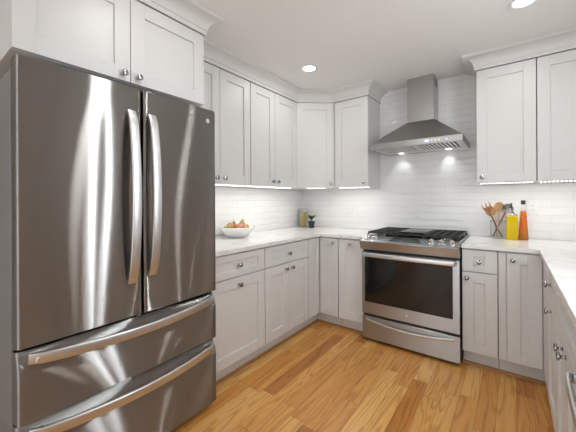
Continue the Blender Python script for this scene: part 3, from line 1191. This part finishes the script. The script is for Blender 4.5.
def outlet(x, z, w, h, label, gangs):
    t = thing('wall_outlet', label, 'outlet', (x, -.0005, z), 0, 'wall outlets')
    bm = B(); box(bm, -w / 2, w / 2, -.006, 0, -h / 2, h / 2, .002, 2); obj('plate', bm, 'white_plastic', t)
    for g in range(gangs):
        gx = (g - (gangs - 1) / 2) * .046
        bm = B(); box(bm, gx - .0165, gx + .0165, -.0085, -.0062, -.033, .033, .001); r = obj('receptacle', bm, 'white_plastic', t)
        for zz in (-.017, .017):
            for xx in (-.006, .006):
                bm = B(); box(bm, gx + xx - .0012, gx + xx + .0012, -.0092, -.0086, zz - .004, zz + .004)
                obj('slot', bm, 'slot_dark', r, smooth=False)


outlet(2.281, 1.172, .115, .117, 'white double wall outlet on the tile behind the amber oil bottle', 2)
outlet(.64, 1.118, .117, .07, 'white wall outlet on the tile between the plant and the range', 1)

# ------------------------------------------------------------------ fruit bowl and fruit
BC = Vector((.185, -1.325, .9145))
bm = B()
BR, BH = .160, .090
prof = [(0, .004), (.058, .004), (.060, 0), (.070, 0), (.075, .006)]
for k in range(1, 9):
    a = k / 8
    prof.append((.075 + (BR - .075) * a ** .62, .006 + (BH - .006) * a))
prof += [(BR - .003, BH + .003)]
for k in range(8, 0, -1):
    a = k / 8
    prof.append((.070 + (BR - .077) * a ** .62, .012 + (BH - .010) * a))
prof += [(.06, .012), (0, .012)]
lathe(bm, prof, BC, n=40)
tag(obj('fruit_bowl', bm, 'porcelain'), 'white porcelain bowl of fruit on the left countertop', 'bowl')


def fruit(kind, mat, p, r, tilt, label):
    name = kind
    t = thing(name, label, kind, p, 0, 'fruit in the white bowl')
    t.rotation_euler = tilt
    bm = B()
    if kind == 'apple':
        prof = [(0, -.80 * r), (.25 * r, -.88 * r), (.6 * r, -.78 * r), (.9 * r, -.4 * r), (1.0 * r, .05 * r), (.93 * r, .45 * r), (.68 * r, .78 * r), (.35 * r, .86 * r), (.12 * r, .74 * r), (0, .66 * r)]
    else:
        prof = [(0, -.9 * r), (.3 * r, -.95 * r), (.7 * r, -.8 * r), (.96 * r, -.4 * r), (1.0 * r, 0), (.88 * r, .4 * r), (.62 * r, .8 * r), (.46 * r, 1.15 * r), (.38 * r, 1.4 * r), (.2 * r, 1.58 * r), (0, 1.6 * r)]
    lathe(bm, prof, (0, 0, 0), n=22)
    obj('flesh', bm, mat, t)
    bm = B()
    z = .66 * r if kind == 'apple' else 1.58 * r
    sweep(bm, [(0, 0, z - .002), (.002, 0, z + .010), (.006, 0, z + .022)], circ(.0018, 6), (0, 1, 0))
    obj('stem', bm, 'fruit_stem', t)


# lower layer hidden in the bowl, upper layer seen above the rim
fz = BC.z
fruit('pear', 'pear_olive', (BC.x + .000, BC.y - .098, fz + .086), .030, (1.35, .2, -.3), 'olive green pear lying at the left end of the bowl')
fruit('apple', 'apple_blush', (BC.x + .048, BC.y - .012, fz + .088), .041, (.3, .3, 0), 'large red blushed apple at the front of the bowl')
fruit('apple', 'apple_gold', (BC.x + .038, BC.y + .070, fz + .083), .034, (.2, -.3, 0), 'golden apple right of the red blushed apple in the bowl')
fruit('pear', 'pear_olive', (BC.x - .040, BC.y + .098, fz + .098), .036, (.15, .35, 2.4), 'upright olive green pear at the right end of the bowl')
fruit('apple', 'apple_blush', (BC.x - .040, BC.y - .048, fz + .096), .034, (.4, 0, 1), 'smaller red apple behind the large one in the bowl')
fruit('pear', 'pear_russet', (BC.x - .060, BC.y + .022, fz + .092), .030, (.1, -.2, 1.3), 'brown russet pear standing at the back of the bowl')

# ------------------------------------------------------------------ pasta jar and plant in the corner


def jar(loc, r, h, label):
    t = thing('pasta_jar', label, 'jar', loc)
    bm = B()
    lathe(bm, [(0, 0), (r * .92, 0), (r, .006), (r, h * .84), (r * .86, h * .90), (r * .86, h * .94), (r * .80, h * .94), (r * .80, h * .90), (r * .94, h * .83), (r * .94, .010), (0, .008)], n=28)
    obj('glass_body', bm, 'clear_glass', t)
    bm = B()
    n = 15
    rr = r * .91
    rnd = random.Random(3)
    for k in range(80):
        a = rnd.uniform(0, 2 * PI); q = rr * .86 * math.sqrt(rnd.random())
        x, y = q * math.cos(a), q * math.sin(a)
        top = h * rnd.uniform(.68, .80)
        sweep(bm, [(x, y, .011), (x * .9 + rnd.uniform(-.003, .003), y * .9, top)], circ(.0042, 6), (0, 1, 0))
    obj('pasta', bm, 'pasta', t)
    bm = B()
    lathe(bm, [(0, h * .942), (r * .90, h * .942), (r * .92, h * .955), (r * .92, h * .99), (r * .86, h), (0, h)], n=28)
    obj('lid', bm, 'clear_glass', t)


jar((.098, -.125, 0.9145), .055, .228, 'tall glass jar of pasta in the corner of the left countertop')

t = thing('potted_plant', 'small leafy plant in a dark pot beside the pasta jar', 'plant', (.262, -.200, .9145))
bm = B()
lathe(bm, [(0, 0), (.028, 0), (.030, .003), (.039, .068), (.041, .070), (.041, .078), (.036, .078), (.035, .070), (.034, .066), (0, .066)], n=24)
obj('pot', bm, 'pot_navy', t)
bm = B(); lathe(bm, [(0, .0665), (.0335, .0665), (.03, .071), (0, .073)], n=18); obj('soil', bm, 'soil', t)


def leaf(bm, base, tip, wd, sag=.0):
    base, tip = Vector(base), Vector(tip)
    d = tip - base
    s = d.cross(Vector((0, 0, 1))).normalized()
    n = s.cross(d).normalized()
    rows = []
    k = 8
    for i in range(k + 1):
        a = i / k
        c = base + d * a + n * (sag * math.sin(PI * a))
        w_ = wd * math.sin(PI * min(1, a * .96 + .04)) ** .8
        rows.append([bm.verts.new(c - s * w_ + n * (.2 * w_)), bm.verts.new(c), bm.verts.new(c + s * w_ + n * (.2 * w_))])
    top = []
    for A, Bq in zip(rows, rows[1:]):
        for j in (0, 1):
            top.append(bm.faces.new((A[j], A[j + 1], Bq[j + 1], Bq[j])))
    r = bmesh.ops.solidify(bm, geom=top, thickness=.0012)


bm = B()
for a, ln_, z in ((0.2, .072, .130), (1.2, .060, .142), (2.2, .06, .134), (3.6, .052, .146), (4.4, .062, .130), (5.4, .070, .138), (2.9, .05, .150), (0.8, .055, .152)):
    leaf(bm, (.006 * math.cos(a), .006 * math.sin(a), .098), (ln_ * math.cos(a), ln_ * math.sin(a), z), .024, .009)
obj('foliage', bm, 'leaf', t)
bm = B()
leaf(bm, (-.008, -.006, .098), (-.062, -.050, .118), .024, .010)
leaf(bm, (-.008, .004, .098), (-.060, -.020, .132), .020, .010)
lf = obj('dark_leaf', bm, 'leaf_dark', t)
lf['label'] = 'dark purple leaf'
bm = B()
for a in (0.4, 1.9, 3.4, 5.0):
    sweep(bm, [(.004 * math.cos(a), .004 * math.sin(a), .070), (.006 * math.cos(a), .006 * math.sin(a), .100)], circ(.002, 6), (0, 1, 0))
obj('stem', bm, 'stem_green', t)

# ------------------------------------------------------------------ utensils and bottles right of the range
UC = Vector((2.072, -.105, .9145))
bm = B()
r, h = .054, .150
lathe(bm, [(0, 0), (r * .94, 0), (r, .008), (r, h - .012), (r * 1.05, h - .010), (r * 1.06, h - .002), (r * 1.02, h), (r * .97, h - .002), (r * .945, .012), (0, .010)], UC, n=30)
tag(obj('utensil_jar', bm, 'clear_glass'), 'clear glass jar holding cooking utensils right of the range', 'jar')


def utensil(name, label, foot, top, kind, mat, handle_mat, yaw=0.0):
    foot, top = Vector(foot), Vector(top)
    t = thing(name, label, 'utensil', UC, 0, 'cooking utensils in the glass jar')
    d = (top - foot).normalized()
    side = d.cross(Vector((-math.sin(yaw), -math.cos(yaw), 0))).normalized()   # width direction across the view
    nrm_ = side.cross(d).normalized()
    hb = top - d * .085
    bm = B()
    sweep(bm, [foot, foot + (hb - foot) * .5, hb + d * .012], circ(.0055, 10), nrm_, scales=[1.05, .95, 1.1])
    obj('handle', bm, handle_mat, t)
    bm = B()
    rows = []
    k = 12
    for i in range(k + 1):
        a = i / k
        if kind == 'fork':
            w_ = .010 + .025 * min(1, a * 2.4) ** .7
        else:
            w_ = .008 + .030 * math.sin(PI * min(1, .08 + a * .90)) ** .7
        c = hb + d * (.085 * a)
        dep = .010 * math.sin(PI * a) if kind != 'fork' else .006 * math.sin(PI * a)
        rows.append((c, w_, dep))
    if kind == 'fork':
        # palm then four tines
        palm = rows[:7]
        V = [[bm.verts.new(c + side * (w_ * q) - nrm_ * (dep * (1 - abs(q)))) for q in (-1, -.5, 0, .5, 1)] for c, w_, dep in palm]
        fs = []
        for A, Bq in zip(V, V[1:]):
            for j in range(4):
                fs.append(bm.faces.new((A[j], A[j + 1], Bq[j + 1], Bq[j])))
        bmesh.ops.solidify(bm, geom=fs, thickness=.005)
        c0, w0, d0 = palm[-1]
        for q in (-.78, 0, .78):
            s0 = c0 + side * (w0 * q) - nrm_ * (.003)
            sweep(bm, [s0 - d * .004, s0 + d * .018, s0 + d * .038 + side * (.002 * q)], rrect(.011, .006, .002), nrm_, scales=[1, .95, .5])
    else:
        V = [[bm.verts.new(c + side * (w_ * q) - nrm_ * (dep * (1 - q * q))) for q in (-1, -.6, -.2, .2, .6, 1)] for c, w_, dep in rows]
        fs = []
        for A, Bq in zip(V, V[1:]):
            for j in range(5):
                fs.append(bm.faces.new((A[j], A[j + 1], Bq[j + 1], Bq[j])))
        bmesh.ops.solidify(bm, geom=fs, thickness=.004)
    obj('head', bm, mat, t)
    return t


utensil('wooden_fork', 'brown wooden salad fork leaning left in the glass jar', (.028, -.030, .015), (-.092, -.026, .300), 'fork', 'wood_warm', 'wood_dark')
utensil('wooden_spoon', 'pale wooden spoon standing upright in the glass jar', (-.010, .034, .015), (.010, .036, .305), 'spoon', 'wood_pale', 'wood_pale')
utensil('wooden_spoon', 'pale wooden spoon leaning left behind the salad fork', (.006, .008, .015), (-.066, .014, .270), 'spoon', 'wood_pale', 'wood_pale')
utensil('serving_spoon', 'grey metal serving spoon leaning right behind the yellow oil bottle', (-.036, -.012, .015), (.080, .006, .288), 'spoon', 'steel_dark', 'wood_dark')

# yellow oil bottle (square)
t = thing('oil_bottle', 'square glass bottle of bright yellow oil beside the utensil jar', 'bottle', (2.163, -.165, .9145), math.radians(8))


def sqring(bm, w_, z, r_):
    return [bm.verts.new((x, y, z)) for x, y in rrect(w_, w_, r_, 4)]


def loft(bm, secs):
    rings = [sqring(bm, w_, z, min(r_, w_ / 2 * .98)) for w_, z, r_ in secs]
    fs = [bm.faces.new(rings[0]), bm.faces.new(rings[-1])]
    n = len(rings[0])
    for A, Bq in zip(rings, rings[1:]):
        for k in range(n):
            fs.append(bm.faces.new((A[k], Bq[k], Bq[(k + 1) % n], A[(k + 1) % n])))
    bmesh.ops.recalc_face_normals(bm, faces=fs)


bm = B(); loft(bm, [(.070, .0, .010), (.076, .004, .012), (.076, .188, .012), (.066, .194, .012)]); obj('oil', bm, 'oil_yellow', t)
bm = B(); loft(bm, [(.074, .1945, .012), (.070, .202, .014), (.048, .214, .02), (.032, .222, .016), (.028, .246, .014), (.032, .250, .016), (.032, .256, .016)]); obj('neck', bm, 'clear_glass', t)
bm = B(); lathe(bm, [(0, .2565), (.014, .2565), (.014, .262), (.007, .270), (.006, .292), (.004, .298), (0, .298)], n=16); obj('pourer', bm, 'black_plastic', t)

# amber infused oil bottle
t = thing('oil_bottle', 'tapered bottle of amber oil with red peppers and a black cap', 'bottle', (2.240, -.125, .9145))
bm = B()
lathe(bm, [(0, .0), (.030, .0), (.033, .005), (.031, .06), (.026, .13), (.021, .20), (.018, .232), (0, .232)], n=26)
obj('oil', bm, 'oil_amber', t)
bm = B()
lathe(bm, [(0, .2325), (.0175, .2325), (.0125, .252), (.0115, .276), (.0135, .279), (.0135, .286), (0, .286)], n=24)
obj('neck', bm, 'clear_glass', t)
bm = B(); lathe(bm, [(0, .2865), (.0155, .2865), (.0155, .315), (.014, .320), (0, .320)], n=20); obj('cap', bm, 'black_plastic', t)
rnd = random.Random(5)
bm = B()
for k in range(7):
    a = 2.2 + k * .55 + rnd.uniform(-.2, .2)
    z = .105 + k * .015
    rr = .033 - z * .058 - .001
    a2 = -PI / 2 + (k % 3 - 1) * .7
    p = Vector((rr * math.cos(a2), rr * math.sin(a2), z))
    sweep(bm, [p + Vector((-.008, 0, -.010)), p, p + Vector((.008, .002, .012))], circ(.006, 8), (0, 1, 0), scales=[.4, 1, .5])
obj('pepper', bm, 'pepper_red', t)
bm = B()
for k in range(9):
    a2 = -PI / 2 + rnd.uniform(-1.1, 1.1)
    z = .010 + .006 * k
    rr = .0328
    p = Vector((rr * math.cos(a2), rr * math.sin(a2), z))
    sweep(bm, [p + Vector((-.008, 0, -.003)), p, p + Vector((.008, .001, .006))], circ(.005, 6), (0, 1, 0), scales=[.4, 1, .4])
obj('herb', bm, 'herb_green', t)
